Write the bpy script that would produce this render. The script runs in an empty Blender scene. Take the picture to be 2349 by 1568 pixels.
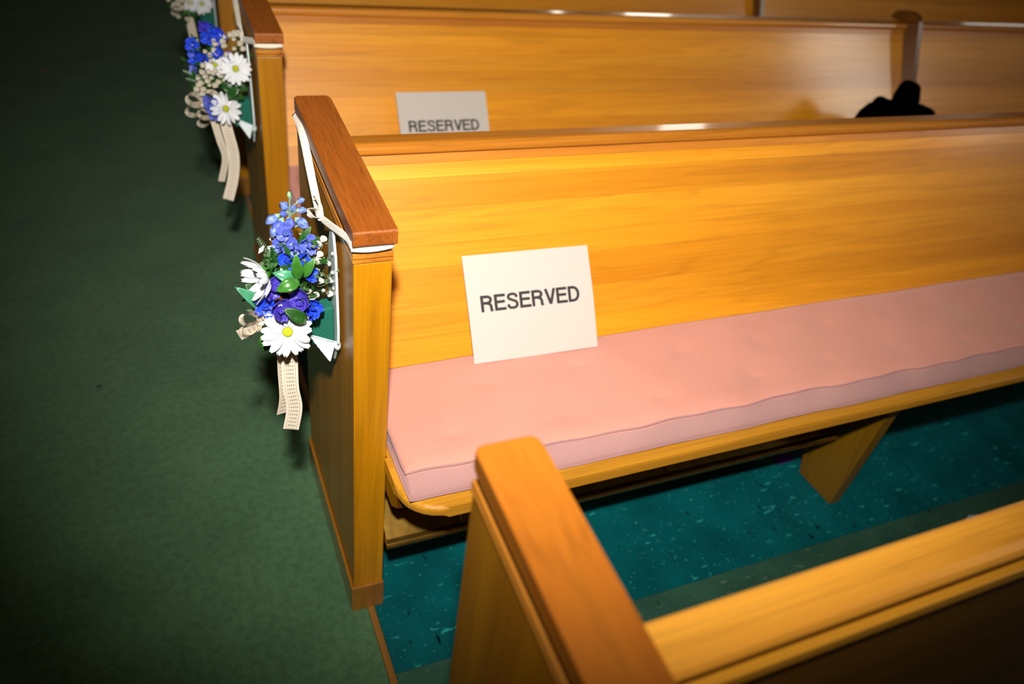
import bpy, bmesh, math, random
from mathutils import Vector, Matrix, Quaternion, Euler
random.seed(7)
PI = math.pi
SC = bpy.context.scene
COL = SC.collection

# ------------------------------------------------------------------ camera, light, exposure
cam_d = bpy.data.cameras.new('camera')
cam = bpy.data.objects.new('camera', cam_d); COL.objects.link(cam)
cam.location = (-0.2217, -0.9487, 1.3971)
cam.rotation_mode = 'XYZ'; cam.rotation_euler = (0.9474, -0.1184, -0.3962)
cam_d.sensor_width = 36.0; cam_d.lens = 26.91
cam_d.clip_start = 0.02
cam_d.dof.use_dof = True; cam_d.dof.focus_distance = 1.22; cam_d.dof.aperture_fstop = 2.5
SC.camera = cam

world = bpy.data.worlds.new('world'); SC.world = world; world.use_nodes = True
world.node_tree.nodes['Background'].inputs[0].default_value = (0.75, 0.85, 1.0, 1)
world.node_tree.nodes['Background'].inputs[1].default_value = 0.05

flash_d = bpy.data.lights.new('camera_flash', 'SPOT')
flash = bpy.data.objects.new('camera_flash', flash_d); COL.objects.link(flash)
flash.location = (-0.25, -0.99, 1.80)
flash_d.energy = 282; flash_d.color = (1.0, 0.93, 0.82)
flash_d.shadow_soft_size = 0.035
flash_d.spot_size = math.radians(84); flash_d.spot_blend = 1.0
flash.rotation_euler = (Vector((0.68, 0.75, 0.63)) - flash.location).to_track_quat('-Z', 'Y').to_euler()

SC.view_settings.view_transform = 'Standard'; SC.view_settings.look = 'None'
SC.view_settings.gamma = 1; SC.view_settings.exposure = 0.0
SC.view_settings.use_curve_mapping = False
try:
    SC.cycles.use_denoising = True
    SC.cycles.max_bounces = 8; SC.cycles.transparent_max_bounces = 16
except Exception:
    pass
WINDOW_STRENGTH = 8.0

# ------------------------------------------------------------------ materials
def new_mat(name):
    m = bpy.data.materials.new(name); m.use_nodes = True
    nt = m.node_tree; b = nt.nodes['Principled BSDF']
    return m, nt, b

def N(nt, t, **kw):
    n = nt.nodes.new(t)
    for k, v in kw.items():
        if k.startswith('i_'):
            n.inputs[k[2:].replace('_', ' ')].default_value = v
        else:
            setattr(n, k, v)
    return n

def ramp(nt, stops, fac):
    r = nt.nodes.new('ShaderNodeValToRGB')
    el = r.color_ramp.elements
    while len(el) < len(stops): el.new(0.5)
    for e, (p, c) in zip(el, stops):
        e.position = p; e.color = (*c, 1)
    nt.links.new(fac, r.inputs[0])
    return r.outputs[0]

def mix(nt, a, b, fac, mode='MIX'):
    m = nt.nodes.new('ShaderNodeMix'); m.data_type = 'RGBA'; m.blend_type = mode
    for sock, v in ((m.inputs[0], fac), (m.inputs[6], a), (m.inputs[7], b)):
        if hasattr(v, 'links') or hasattr(v, 'is_linked'):
            nt.links.new(v, sock)
        elif isinstance(v, (int, float)):
            sock.default_value = v
        else:
            sock.default_value = (*v, 1)
    return m.outputs[2]

def wood(name, light, mid, dark, axis='x', rough=0.3, band=0.09, coat=0.35, bump=0.05, contrast=0.5):
    m, nt, b = new_mat(name)
    tc = N(nt, 'ShaderNodeTexCoord'); L = nt.links
    oi = N(nt, 'ShaderNodeObjectInfo')
    # offset the grain for every board
    off = N(nt, 'ShaderNodeVectorMath', operation='SCALE'); off.inputs[0].default_value = (7.3, 5.1, 9.7)
    L.new(oi.outputs['Random'], off.inputs['Scale'])
    add = N(nt, 'ShaderNodeVectorMath', operation='ADD')
    L.new(tc.outputs['Object'], add.inputs[0]); L.new(off.outputs[0], add.inputs[1])
    s = {'x': (0.5, 10, 10), 'y': (10, 0.5, 10), 'z': (10, 10, 0.5)}[axis]
    mp = N(nt, 'ShaderNodeMapping'); mp.inputs['Scale'].default_value = s
    L.new(add.outputs[0], mp.inputs[0])
    n1 = N(nt, 'ShaderNodeTexNoise'); n1.inputs['Scale'].default_value = 1.3; n1.inputs['Detail'].default_value = 3
    n1.inputs['Distortion'].default_value = 0.5
    L.new(mp.outputs[0], n1.inputs['Vector'])
    # growth rings: a noise contour
    mul = N(nt, 'ShaderNodeMath', operation='MULTIPLY'); mul.inputs[1].default_value = 9
    L.new(n1.outputs[0], mul.inputs[0])
    fr = N(nt, 'ShaderNodeMath', operation='PINGPONG'); fr.inputs[1].default_value = 0.5
    L.new(mul.outputs[0], fr.inputs[0])
    s2 = {'x': (3, 160, 160), 'y': (160, 3, 160), 'z': (160, 160, 3)}[axis]
    mp2 = N(nt, 'ShaderNodeMapping'); mp2.inputs['Scale'].default_value = s2
    L.new(add.outputs[0], mp2.inputs[0])
    n2 = N(nt, 'ShaderNodeTexNoise'); n2.inputs['Scale'].default_value = 2.0; n2.inputs['Detail'].default_value = 4
    L.new(mp2.outputs[0], n2.inputs['Vector'])
    base = ramp(nt, [(0.25, dark), (0.48, mid), (0.75, light)], n1.outputs[0])
    rings = ramp(nt, [(0.0, (1 - 0.26 * contrast,) * 3), (0.16, (1, 1, 1))], fr.outputs[0])
    c = mix(nt, base, rings, 1.0, 'MULTIPLY')
    fine = ramp(nt, [(0.33, (1 - 0.25 * contrast,) * 3), (0.55, (1, 1, 1)), (0.8, (1.05, 1.05, 1.05))], n2.outputs[0])
    c = mix(nt, c, fine, 1.0, 'MULTIPLY')
    tone = ramp(nt, [(0.0, (0.78, 0.74, 0.70)), (0.5, (0.93, 0.92, 0.9)), (1.0, (1.06, 1.06, 1.06))], oi.outputs['Random'])
    c = mix(nt, c, tone, 0.8, 'MULTIPLY')
    L.new(c, b.inputs['Base Color'])
    b.inputs['Roughness'].default_value = rough
    b.inputs['Coat Weight'].default_value = coat; b.inputs['Coat Roughness'].default_value = 0.16
    bp = N(nt, 'ShaderNodeBump'); bp.inputs['Strength'].default_value = bump; bp.inputs['Distance'].default_value = 0.002
    L.new(n2.outputs[0], bp.inputs['Height']); L.new(bp.outputs[0], b.inputs['Normal'])
    return m

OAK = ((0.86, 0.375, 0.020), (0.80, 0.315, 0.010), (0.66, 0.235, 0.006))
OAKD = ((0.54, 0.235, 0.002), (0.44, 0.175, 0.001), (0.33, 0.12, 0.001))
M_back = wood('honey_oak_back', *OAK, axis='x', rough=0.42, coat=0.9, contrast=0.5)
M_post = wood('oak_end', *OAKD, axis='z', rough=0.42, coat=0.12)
M_cap = wood('red_oak_cap', (0.38, 0.115, 0.014), (0.31, 0.082, 0.008), (0.22, 0.052, 0.005), axis='y', rough=0.45, coat=0.10, bump=0.35, contrast=0.9)
M_capscreen = wood('orange_oak_cap', (0.50, 0.172, 0.014), (0.40, 0.118, 0.008), (0.29, 0.077, 0.005), axis='y', rough=0.38, coat=0.15, bump=0.15)
M_rail = wood('oak_rail', (0.62, 0.26, 0.03), (0.52, 0.19, 0.018), (0.38, 0.12, 0.010), axis='x', rough=0.30, coat=0.5)
M_rail.node_tree.nodes['Principled BSDF'].inputs['Coat Roughness'].default_value = 0.09
M_seat = wood('oak_seat', (0.75, 0.36, 0.03), (0.62, 0.28, 0.022), (0.48, 0.2, 0.015), axis='x', rough=0.3, coat=0.4)
M_mould = wood('oak_moulding', (0.60, 0.25, 0.03), (0.50, 0.19, 0.02), (0.32, 0.10, 0.012), axis='y', rough=0.35, coat=0.3)
M_railshade = wood('brown_strip', (0.66, 0.27, 0.03), (0.54, 0.19, 0.02), (0.40, 0.13, 0.015), axis='x', rough=0.33, coat=0.35)  # browner tone for the strip that imitates the rail's shadow band
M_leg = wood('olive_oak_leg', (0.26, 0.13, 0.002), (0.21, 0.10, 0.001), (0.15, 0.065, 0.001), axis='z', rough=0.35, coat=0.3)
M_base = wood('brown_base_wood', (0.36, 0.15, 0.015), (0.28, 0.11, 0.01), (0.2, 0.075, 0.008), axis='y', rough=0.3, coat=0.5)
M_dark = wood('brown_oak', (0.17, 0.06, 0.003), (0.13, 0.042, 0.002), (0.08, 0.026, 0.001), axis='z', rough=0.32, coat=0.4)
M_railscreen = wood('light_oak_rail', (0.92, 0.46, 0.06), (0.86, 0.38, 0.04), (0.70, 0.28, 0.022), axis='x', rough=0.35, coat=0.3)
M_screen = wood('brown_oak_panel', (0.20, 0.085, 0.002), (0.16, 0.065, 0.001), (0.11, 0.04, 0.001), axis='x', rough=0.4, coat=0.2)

def plain(name, col, rough=0.5, metal=0.0, noise=0.0, nscale=60, bump=0.0, coat=0.0, sheen=0.0, trans=0.0):
    m, nt, b = new_mat(name)
    b.inputs['Roughness'].default_value = rough; b.inputs['Metallic'].default_value = metal
    b.inputs['Coat Weight'].default_value = coat
    b.inputs['Sheen Weight'].default_value = sheen
    tc = N(nt, 'ShaderNodeTexCoord')
    n = N(nt, 'ShaderNodeTexNoise'); n.inputs['Scale'].default_value = nscale; n.inputs['Detail'].default_value = 3
    nt.links.new(tc.outputs['Object'], n.inputs['Vector'])
    lo = tuple(max(0, c * (1 - noise)) for c in col); hi = tuple(min(1, c * (1 + noise)) for c in col)
    c = ramp(nt, [(0.3, lo), (0.7, hi)], n.outputs[0])
    nt.links.new(c, b.inputs['Base Color'])
    if bump:
        bp = N(nt, 'ShaderNodeBump'); bp.inputs['Strength'].default_value = bump; bp.inputs['Distance'].default_value = 0.002
        nt.links.new(n.outputs[0], bp.inputs['Height']); nt.links.new(bp.outputs[0], b.inputs['Normal'])
    if trans:
        b.inputs['Subsurface Weight'].default_value = trans
        b.inputs['Subsurface Radius'].default_value = (0.004, 0.004, 0.004)
    return m

M_paper = plain('paper', (0.53, 0.485, 0.455), 0.75, noise=0.01)
M_ink = plain('ink', (0.025, 0.022, 0.025), 0.7)
M_petalw = plain('white_petal', (0.66, 0.69, 0.74), 0.5, noise=0.05, nscale=90)
M_eye = plain('daisy_eye', (0.42, 0.46, 0.01), 0.8, noise=0.3, nscale=700, bump=0.8)
M_blue = plain('vivid_blue_petal', (0.012, 0.055, 0.62), 0.5, noise=0.35, nscale=120)
M_peri = plain('periwinkle_petal', (0.085, 0.12, 0.52), 0.5, noise=0.3, nscale=120)
M_viol = plain('violet_petal', (0.045, 0.030, 0.36), 0.5, noise=0.35, nscale=120)
M_bud = plain('pale_blue_bud', (0.13, 0.20, 0.52), 0.5, noise=0.55, nscale=170)
M_budgreen = plain('green_bud', (0.22, 0.38, 0.22), 0.5, noise=0.3, nscale=150)
M_leaf = plain('leaf_green', (0.035, 0.16, 0.018), 0.32, noise=0.25, nscale=80, coat=0.2)
M_leafd = plain('dark_leaf', (0.015, 0.075, 0.012), 0.35, noise=0.3, nscale=80, coat=0.2)
M_leaft = plain('glossy_teal_leaf', (0.05, 0.24, 0.13), 0.25, noise=0.2, nscale=60, coat=0.4)
M_stem = plain('stem', (0.10, 0.16, 0.06), 0.6, noise=0.3)
M_breath = plain('cream_blossom', (0.84, 0.84, 0.78), 0.7, noise=0.15, nscale=500, bump=0.6)
M_creambreath = plain('cream_filler', (0.70, 0.66, 0.52), 0.7, noise=0.15, nscale=500, bump=0.6)
M_satin = plain('satin_ribbon', (0.84, 0.79, 0.68), 0.32, noise=0.05, nscale=40, sheen=0.3)
M_white = plain('white_enamel', (0.58, 0.68, 0.72), 0.4, noise=0.04, nscale=60, bump=0.15, coat=0.3)
M_foam = plain('green_foam', (0.0, 0.11, 0.075), 0.85, noise=0.3, nscale=300, bump=0.4)
M_black = plain('black_fabric', (0.0008, 0.0008, 0.001), 1.0)
M_black.node_tree.nodes['Principled BSDF'].inputs['Specular IOR Level'].default_value = 0.0
M_purple = plain('purple_card', (0.10, 0.01, 0.30), 0.6)
M_crumb = plain('pale_petal', (0.62, 0.42, 0.32), 0.7)
M_wall = plain('cream_plaster', (0.25, 0.20, 0.14), 0.85, noise=0.04)
M_ceil = plain('ceiling_plaster', (0.28, 0.24, 0.19), 0.9, noise=0.04)
M_frame = plain('window_frame_wood', (0.2, 0.09, 0.03), 0.5, noise=0.1)
M_brass = plain('brown_enamelled_metal', (0.30, 0.17, 0.03), 0.26, metal=0.85, noise=0.25, nscale=35, bump=0.1)
M_strip = wood('edge_strip_wood', (0.34, 0.17, 0.03), (0.26, 0.12, 0.02), (0.18, 0.08, 0.012), axis='y', rough=0.4, coat=0.2)

def lace_mat():
    m, nt, b = new_mat('lace'); L = nt.links
    b.inputs['Base Color'].default_value = (0.72, 0.64, 0.53, 1); b.inputs['Roughness'].default_value = 0.8
    uv = N(nt, 'ShaderNodeUVMap')
    sep = N(nt, 'ShaderNodeSeparateXYZ'); L.new(uv.outputs[0], sep.inputs[0])
    # diamonds of mesh in the middle, dense woven edge outside
    def m1(op, a, bv=None):
        n = N(nt, 'ShaderNodeMath', operation=op)
        if hasattr(a, 'is_linked'): L.new(a, n.inputs[0])
        else: n.inputs[0].default_value = a
        if bv is not None:
            if hasattr(bv, 'is_linked'): L.new(bv, n.inputs[1])
            else: n.inputs[1].default_value = bv
        return n.outputs[0]
    u, v = sep.outputs[0], sep.outputs[1]
    uc = m1('ABSOLUTE', m1('SUBTRACT', u, 0.5))
    mid = m1('LESS_THAN', uc, 0.27)
    a = m1('SINE', m1('MULTIPLY', m1('ADD', m1('MULTIPLY', u, 5.0), v), 5.2))
    c = m1('SINE', m1('MULTIPLY', m1('SUBTRACT', m1('MULTIPLY', u, 5.0), v), 5.2))
    hole = m1('MULTIPLY', m1('GREATER_THAN', m1('MULTIPLY', a, c), 0.15), mid)
    edge = m1('MULTIPLY', m1('MULTIPLY', m1('GREATER_THAN', uc, 0.31), m1('LESS_THAN', uc, 0.36)), m1('GREATER_THAN', m1('SINE', m1('MULTIPLY', v, 18.0)), 0.0))
    h = m1('ADD', m1('MULTIPLY', hole, 0.5), m1('MULTIPLY', edge, 0.6))
    tr = N(nt, 'ShaderNodeBsdfTransparent'); ms = N(nt, 'ShaderNodeMixShader')
    L.new(h, ms.inputs[0]); L.new(b.outputs[0], ms.inputs[1]); L.new(tr.outputs[0], ms.inputs[2])
    L.new(ms.outputs[0], nt.nodes['Material Output'].inputs[0])
    return m
M_lace = lace_mat()

def fabric_mat(name, c1, c2):
    m, nt, b = new_mat(name); L = nt.links
    tc = N(nt, 'ShaderNodeTexCoord')
    w1 = N(nt, 'ShaderNodeTexWave'); w1.inputs['Scale'].default_value = 130; w1.inputs['Distortion'].default_value = 0.6
    w1.bands_direction = 'DIAGONAL'
    L.new(tc.outputs['Object'], w1.inputs['Vector'])
    n = N(nt, 'ShaderNodeTexNoise'); n.inputs['Scale'].default_value = 900
    L.new(tc.outputs['Object'], n.inputs['Vector'])
    n3 = N(nt, 'ShaderNodeTexNoise'); n3.inputs['Scale'].default_value = 7; n3.inputs['Detail'].default_value = 4
    L.new(tc.outputs['Object'], n3.inputs['Vector'])
    base = ramp(nt, [(0.3, c2), (0.7, c1)], n3.outputs[0])
    wv = ramp(nt, [(0.2, (0.88, 0.88, 0.88)), (0.7, (1, 1, 1))], w1.outputs[0])
    c = mix(nt, base, wv, 1.0, 'MULTIPLY')
    sp = ramp(nt, [(0.3, (0.92, 0.92, 0.92)), (0.6, (1, 1, 1))], n.outputs[0])
    c = mix(nt, c, sp, 1.0, 'MULTIPLY')
    L.new(c, b.inputs['Base Color']); b.inputs['Roughness'].default_value = 0.95
    b.inputs['Sheen Weight'].default_value = 0.25; b.inputs['Sheen Roughness'].default_value = 0.5
    bp = N(nt, 'ShaderNodeBump'); bp.inputs['Strength'].default_value = 0.3; bp.inputs['Distance'].default_value = 0.001
    L.new(w1.outputs[0], bp.inputs['Height']); L.new(bp.outputs[0], b.inputs['Normal'])
    return m
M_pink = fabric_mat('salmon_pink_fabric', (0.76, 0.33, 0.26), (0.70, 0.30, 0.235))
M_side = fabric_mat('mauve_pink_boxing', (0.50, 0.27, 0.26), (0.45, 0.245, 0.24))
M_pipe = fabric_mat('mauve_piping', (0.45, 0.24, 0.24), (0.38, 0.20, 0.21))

def carpet_mat():
    m, nt, b = new_mat('green_carpet'); L = nt.links
    tc = N(nt, 'ShaderNodeTexCoord')
    n1 = N(nt, 'ShaderNodeTexNoise'); n1.inputs['Scale'].default_value = 450; n1.inputs['Detail'].default_value = 2
    n2 = N(nt, 'ShaderNodeTexNoise'); n2.inputs['Scale'].default_value = 5; n2.inputs['Detail'].default_value = 6
    n3 = N(nt, 'ShaderNodeTexNoise'); n3.inputs['Scale'].default_value = 60; n3.inputs['Detail'].default_value = 3
    for n in (n1, n2, n3): L.new(tc.outputs['Object'], n.inputs['Vector'])
    base = ramp(nt, [(0.3, (0.066, 0.160, 0.078)), (0.7, (0.095, 0.210, 0.098))], n2.outputs[0])
    f = ramp(nt, [(0.3, (0.6, 0.6, 0.6)), (0.65, (1.15, 1.15, 1.15))], n1.outputs[0])
    g = ramp(nt, [(0.35, (0.82, 0.82, 0.82)), (0.6, (1.05, 1.05, 1.05))], n3.outputs[0])
    c = mix(nt, mix(nt, base, f, 1.0, 'MULTIPLY'), g, 1.0, 'MULTIPLY')
    vo = N(nt, 'ShaderNodeTexVoronoi'); vo.inputs['Scale'].default_value = 9.0
    L.new(tc.outputs['Object'], vo.inputs['Vector'])
    sp = N(nt, 'ShaderNodeMath', operation='LESS_THAN'); sp.inputs[1].default_value = 0.055
    L.new(vo.outputs['Distance'], sp.inputs[0])
    sx = N(nt, 'ShaderNodeSeparateColor'); L.new(vo.outputs['Color'], sx.inputs[0])
    gt = N(nt, 'ShaderNodeMath', operation='GREATER_THAN'); gt.inputs[1].default_value = 0.72
    L.new(sx.outputs[0], gt.inputs[0])
    mu = N(nt, 'ShaderNodeMath', operation='MULTIPLY'); L.new(sp.outputs[0], mu.inputs[0]); L.new(gt.outputs[0], mu.inputs[1])
    c = mix(nt, c, (0.012, 0.016, 0.010), mu.outputs[0])
    L.new(c, b.inputs['Base Color']); b.inputs['Roughness'].default_value = 1.0
    b.inputs['Specular IOR Level'].default_value = 0.1
    b.inputs['Sheen Weight'].default_value = 0.1
    bp = N(nt, 'ShaderNodeBump'); bp.inputs['Strength'].default_value = 0.7; bp.inputs['Distance'].default_value = 0.004
    L.new(n1.outputs[0], bp.inputs['Height']); L.new(bp.outputs[0], b.inputs['Normal'])
    return m
M_carpet = carpet_mat()

def tile_mat(name='teal_vinyl_tile', fl=((0.02, 0.30, 0.29), (0.04, 0.28, 0.26)), lo=(0.0, 0.066, 0.077), hi=(0.0, 0.110, 0.124)):
    m, nt, b = new_mat(name); L = nt.links
    tc = N(nt, 'ShaderNodeTexCoord'); oi = N(nt, 'ShaderNodeObjectInfo')
    off = N(nt, 'ShaderNodeVectorMath', operation='SCALE'); off.inputs[0].default_value = (31.3, 15.1, 9.7)
    L.new(oi.outputs['Random'], off.inputs['Scale'])
    add = N(nt, 'ShaderNodeVectorMath', operation='ADD')
    L.new(tc.outputs['Object'], add.inputs[0]); L.new(off.outputs[0], add.inputs[1])
    def flecks(scale, sx, sy, lo, hi, rot):
        mp = N(nt, 'ShaderNodeMapping'); mp.inputs['Scale'].default_value = (sx, sy, 1); mp.inputs['Rotation'].default_value = (0, 0, rot)
        L.new(add.outputs[0], mp.inputs[0])
        n = N(nt, 'ShaderNodeTexNoise'); n.inputs['Scale'].default_value = scale; n.inputs['Detail'].default_value = 2
        L.new(mp.outputs[0], n.inputs['Vector'])
        r = N(nt, 'ShaderNodeMapRange'); r.inputs[1].default_value = lo; r.inputs[2].default_value = hi
        L.new(n.outputs[0], r.inputs[0]); return r.outputs[0]
    n2 = N(nt, 'ShaderNodeTexNoise'); n2.inputs['Scale'].default_value = 9; n2.inputs['Detail'].default_value = 5
    L.new(add.outputs[0], n2.inputs['Vector'])
    base = ramp(nt, [(0.3, lo), (0.7, hi)], n2.outputs[0])
    f1 = flecks(26, 1.0, 3.0, 0.66, 0.74, 0.5)
    f2 = flecks(24, 3.0, 1.0, 0.68, 0.75, 0.9)
    f3 = flecks(120, 1.0, 1.0, 0.68, 0.72, 0.2)
    c = mix(nt, base, fl[0], f1)
    c = mix(nt, c, (0.0, 0.012, 0.014), f2)
    c = mix(nt, c, fl[1], f3)
    L.new(c, b.inputs['Base Color']); b.inputs['Roughness'].default_value = 0.55
    b.inputs['Specular IOR Level'].default_value = 0.12
    return m
M_tile = tile_mat()
M_tileglare = tile_mat('glare_green_tile', ((0.10, 0.17, 0.11), (0.07, 0.15, 0.10)), (0.022, 0.075, 0.052), (0.038, 0.112, 0.074))  # grey-green floor glare painted into the colour of the front tile rows

def emissive(name, col, s):
    m, nt, b = new_mat(name)
    b.inputs['Base Color'].default_value = (*col, 1); b.inputs['Emission Color'].default_value = (*col, 1)
    b.inputs['Emission Strength'].default_value = s
    return m
M_daylight = emissive('daylit_glass', (1.0, 0.93, 0.80), WINDOW_STRENGTH)
M_curtain = emissive('curtained_glass', (1.0, 0.95, 0.85), 1.2)
M_glareglow = emissive('added_glare_glow', (1.0, 0.62, 0.42), 1.3)  # added glow for the soft pinkish glare on the pew backs

# ------------------------------------------------------------------ helpers
def obj(name, bm, mat, parent=None, smooth=False, loc=None):
    me = bpy.data.meshes.new(name)
    bmesh.ops.recalc_face_normals(bm, faces=bm.faces[:])
    bm.to_mesh(me); bm.free()
    if smooth:
        me.shade_smooth()
    o = bpy.data.objects.new(name, me); COL.objects.link(o)
    me.materials.append(mat)
    if parent: o.parent = parent
    if loc is not None: o.location = loc
    return o

def thing(name, label, cat, loc=(0, 0, 0), group=None, rot=None):
    o = bpy.data.objects.new(name, None); COL.objects.link(o); o.location = loc
    o.empty_display_size = 0.1
    if rot: o.rotation_euler = rot
    tag(o, label, cat, group); return o

def tag(o, label, cat, group=None):
    o['label'] = label; o['category'] = cat
    if group: o['group'] = group
    return o

def struct(o):
    o['kind'] = 'structure'; return o

def B(): return bmesh.new()

def add_box(bm, x0, x1, y0, y1, z0, z1, bevel=0.0, seg=2):
    vs = [bm.verts.new((x, y, z)) for x in (x0, x1) for y in (y0, y1) for z in (z0, z1)]
    idx = ((0, 1, 3, 2), (4, 6, 7, 5), (0, 4, 5, 1), (2, 3, 7, 6), (0, 2, 6, 4), (1, 5, 7, 3))
    fs = [bm.faces.new([vs[i] for i in f]) for f in idx]
    if bevel:
        es = {e for f in fs for e in f.edges}
        bmesh.ops.bevel(bm, geom=list(es), offset=bevel, segments=seg, profile=0.5, affect='EDGES')
    return bm

def extrude_profile(bm, pts, x0, x1, axis='x', bevel=0.0, seg=2):
    """closed polygon pts (a,b) swept along an axis"""
    def P(a, b, t):
        return {'x': (t, a, b), 'y': (a, t, b), 'z': (a, b, t)}[axis]
    A = [bm.verts.new(P(a, b, x0)) for a, b in pts]; C = [bm.verts.new(P(a, b, x1)) for a, b in pts]
    n = len(pts); fs = [bm.faces.new(A), bm.faces.new(C[::-1])]
    for i in range(n):
        fs.append(bm.faces.new((A[i], C[i], C[(i + 1) % n], A[(i + 1) % n])))
    if bevel:
        es = list({e for f in fs for e in f.edges})
        bmesh.ops.bevel(bm, geom=es, offset=bevel, segments=seg, profile=0.5, affect='EDGES')
    return bm

def tube(bm, pts, r, n=6, r1=None):
    pts = [Vector(p) for p in pts]; rings = []
    for i, p in enumerate(pts):
        d = (pts[min(i + 1, len(pts) - 1)] - pts[max(i - 1, 0)]).normalized()
        a = d.orthogonal().normalized() if i == 0 else (prev - prev.dot(d) * d).normalized()
        prev = a; b = d.cross(a)
        rr = r if r1 is None else r + (r1 - r) * i / (len(pts) - 1)
        rings.append([bm.verts.new(p + (a * math.cos(2 * PI * k / n) + b * math.sin(2 * PI * k / n)) * rr) for k in range(n)])
    for r0, r1_ in zip(rings, rings[1:]):
        for k in range(n): bm.faces.new((r0[k], r0[(k + 1) % n], r1_[(k + 1) % n], r1_[k]))
    bm.faces.new(rings[0][::-1]); bm.faces.new(rings[-1])
    return bm

def strip(bm, rows, thick=0.0, uv=None):
    """rows: list of lists of points forming a sheet; uv optional function (i,j)->(u,v)"""
    vs = [[bm.verts.new(p) for p in r] for r in rows]
    lay = bm.loops.layers.uv.verify() if uv else None
    idx = {}
    for i, r in enumerate(vs):
        for j, v in enumerate(r): idx[v] = (i, j)
    for i in range(len(vs) - 1):
        for j in range(len(vs[i]) - 1):
            f = bm.faces.new((vs[i][j], vs[i + 1][j], vs[i + 1][j + 1], vs[i][j + 1]))
            if lay:
                for l in f.loops: l[lay].uv = uv(*idx[l.vert])
    if thick:
        bmesh.ops.recalc_face_normals(bm, faces=bm.faces[:])
        bmesh.ops.solidify(bm, geom=bm.faces[:], thickness=thick)
    return bm

def lathe(bm, prof, n=12, c=(0, 0, 0)):
    rings = []
    for r, z in prof:
        rings.append([bm.verts.new((c[0] + r * math.cos(2 * PI * k / n), c[1] + r * math.sin(2 * PI * k / n), c[2] + z)) for k in range(n)])
    for a, b in zip(rings, rings[1:]):
        for k in range(n): bm.faces.new((a[k], a[(k + 1) % n], b[(k + 1) % n], b[k]))
    bm.faces.new(rings[0][::-1]); bm.faces.new(rings[-1]); return bm

def spline(pts, n=8):
    """Catmull-Rom through points"""
    P = [Vector(p) for p in pts]; P = [2 * P[0] - P[1]] + P + [2 * P[-1] - P[-2]]
    out = []
    for i in range(1, len(P) - 2):
        for k in range(n):
            t = k / n; a, b, c, d = P[i - 1:i + 3]
            out.append(0.5 * ((2 * b) + (c - a) * t + (2 * a - 5 * b + 4 * c - d) * t * t + (-a + 3 * b - 3 * c + d) * t ** 3))
    out.append(P[-2]); return out

def copy_tree(o, parent=None):
    c = o.copy(); COL.objects.link(c); c.parent = parent
    for ch in [x for x in bpy.data.objects if x.parent == o]:
        copy_tree(ch, c)
    return c

# ------------------------------------------------------------------ room shell
X0, X1, Y0, Y1, H = -2.6, 7.4, -4.5, 8.0, 5.0
def wall(name, x0, x1, y0, y1, z0, z1, mat, holes=None):
    """a wall slab; holes = list of (a0,a1,z0,z1) along its long axis"""
    bm = B()
    if not holes:
        add_box(bm, x0, x1, y0, y1, z0, z1)
    else:
        along_y = (y1 - y0) > (x1 - x0)
        a0, a1 = (y0, y1) if along_y else (x0, x1)
        def bx(p, q, u, v):
            if along_y: add_box(bm, x0, x1, p, q, u, v)
            else: add_box(bm, p, q, y0, y1, u, v)
        cur = a0
        for (h0, h1, hz0, hz1) in sorted(holes):
            bx(cur, h0, z0, z1); bx(h0, h1, z0, hz0); bx(h0, h1, hz1, z1); cur = h1
        bx(cur, a1, z0, z1)
    return struct(obj(name, bm, mat))

fl = struct(obj('floor', add_box(B(), X0, X1, Y0, Y1, -0.12, -0.012), plain('floor_slab', (0.02, 0.10, 0.10), 0.6)))
struct(wall('ceiling', X0, X1, Y0, Y1, H, H + 0.1, M_ceil))
wall('wall_left', X0 - 0.1, X0, Y0, Y1, 0, H, M_wall)
WR = [(-3.45, -2.35, 2.7, 4.5), (4.1, 4.9, 1.3, 2.2)]
WB = [(4.30, 4.55, 2.1, 2.8), (5.35, 6.15, 2.1, 2.9), (6.3, 7.2, 3.3, 4.3)]
WF = [(0.4, 2.4, 3.5, 4.7)]
wall('wall_right', X1, X1 + 0.15, Y0, Y1, 0, H, M_wall, WR)
wall('wall_back', X0, X1, Y1, Y1 + 0.15, 0, H, M_wall, WB)
wall('wall_front', X0, X1, Y0 - 0.15, Y0, 0, H, M_wall, WF)
wn = 0
def window(a0, a1, z0, z1, side, glass=None):
    global wn; wn += 1
    def bx(bm, p, q, u, v, d0, d1):
        if side == 'r': add_box(bm, X1 + d0, X1 + d1, p, q, u, v)
        elif side == 'b': add_box(bm, p, q, Y1 + d0, Y1 + d1, u, v)
        else: add_box(bm, p, q, Y0 - d1, Y0 - d0, u, v)
        return bm
    w = bpy.data.objects.new('window_%d' % wn, None); COL.objects.link(w); struct(w)
    fr = B(); t = 0.05
    bx(fr, a0, a1, z0, z0 + t, 0.03, 0.10); bx(fr, a0, a1, z1 - t, z1, 0.03, 0.10)
    bx(fr, a0, a0 + t, z0 + t, z1 - t, 0.03, 0.10); bx(fr, a1 - t, a1, z0 + t, z1 - t, 0.03, 0.10)
    obj('window_frame', fr, M_frame, w)
    zm = (z0 + z1) / 2
    for (u, v) in ((z0 + t, zm - 0.015), (zm + 0.015, z1 - t)):
        obj('pane', bx(B(), a0 + t, a1 - t, u, v, 0.06, 0.066), glass or M_daylight, w)
    obj('glazing_bar', bx(B(), a0 + t, a1 - t, zm - 0.015, zm + 0.015, 0.04, 0.09), M_frame, w)
for h in WR: window(*h, 'r', M_daylight if h[0] < 0 else M_curtain)
for h in WB: window(*h, 'b')
for h in WF: window(*h, 'f', M_glareglow)  # unseen front pane, added only to cast pinkish glare on the backs

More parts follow.
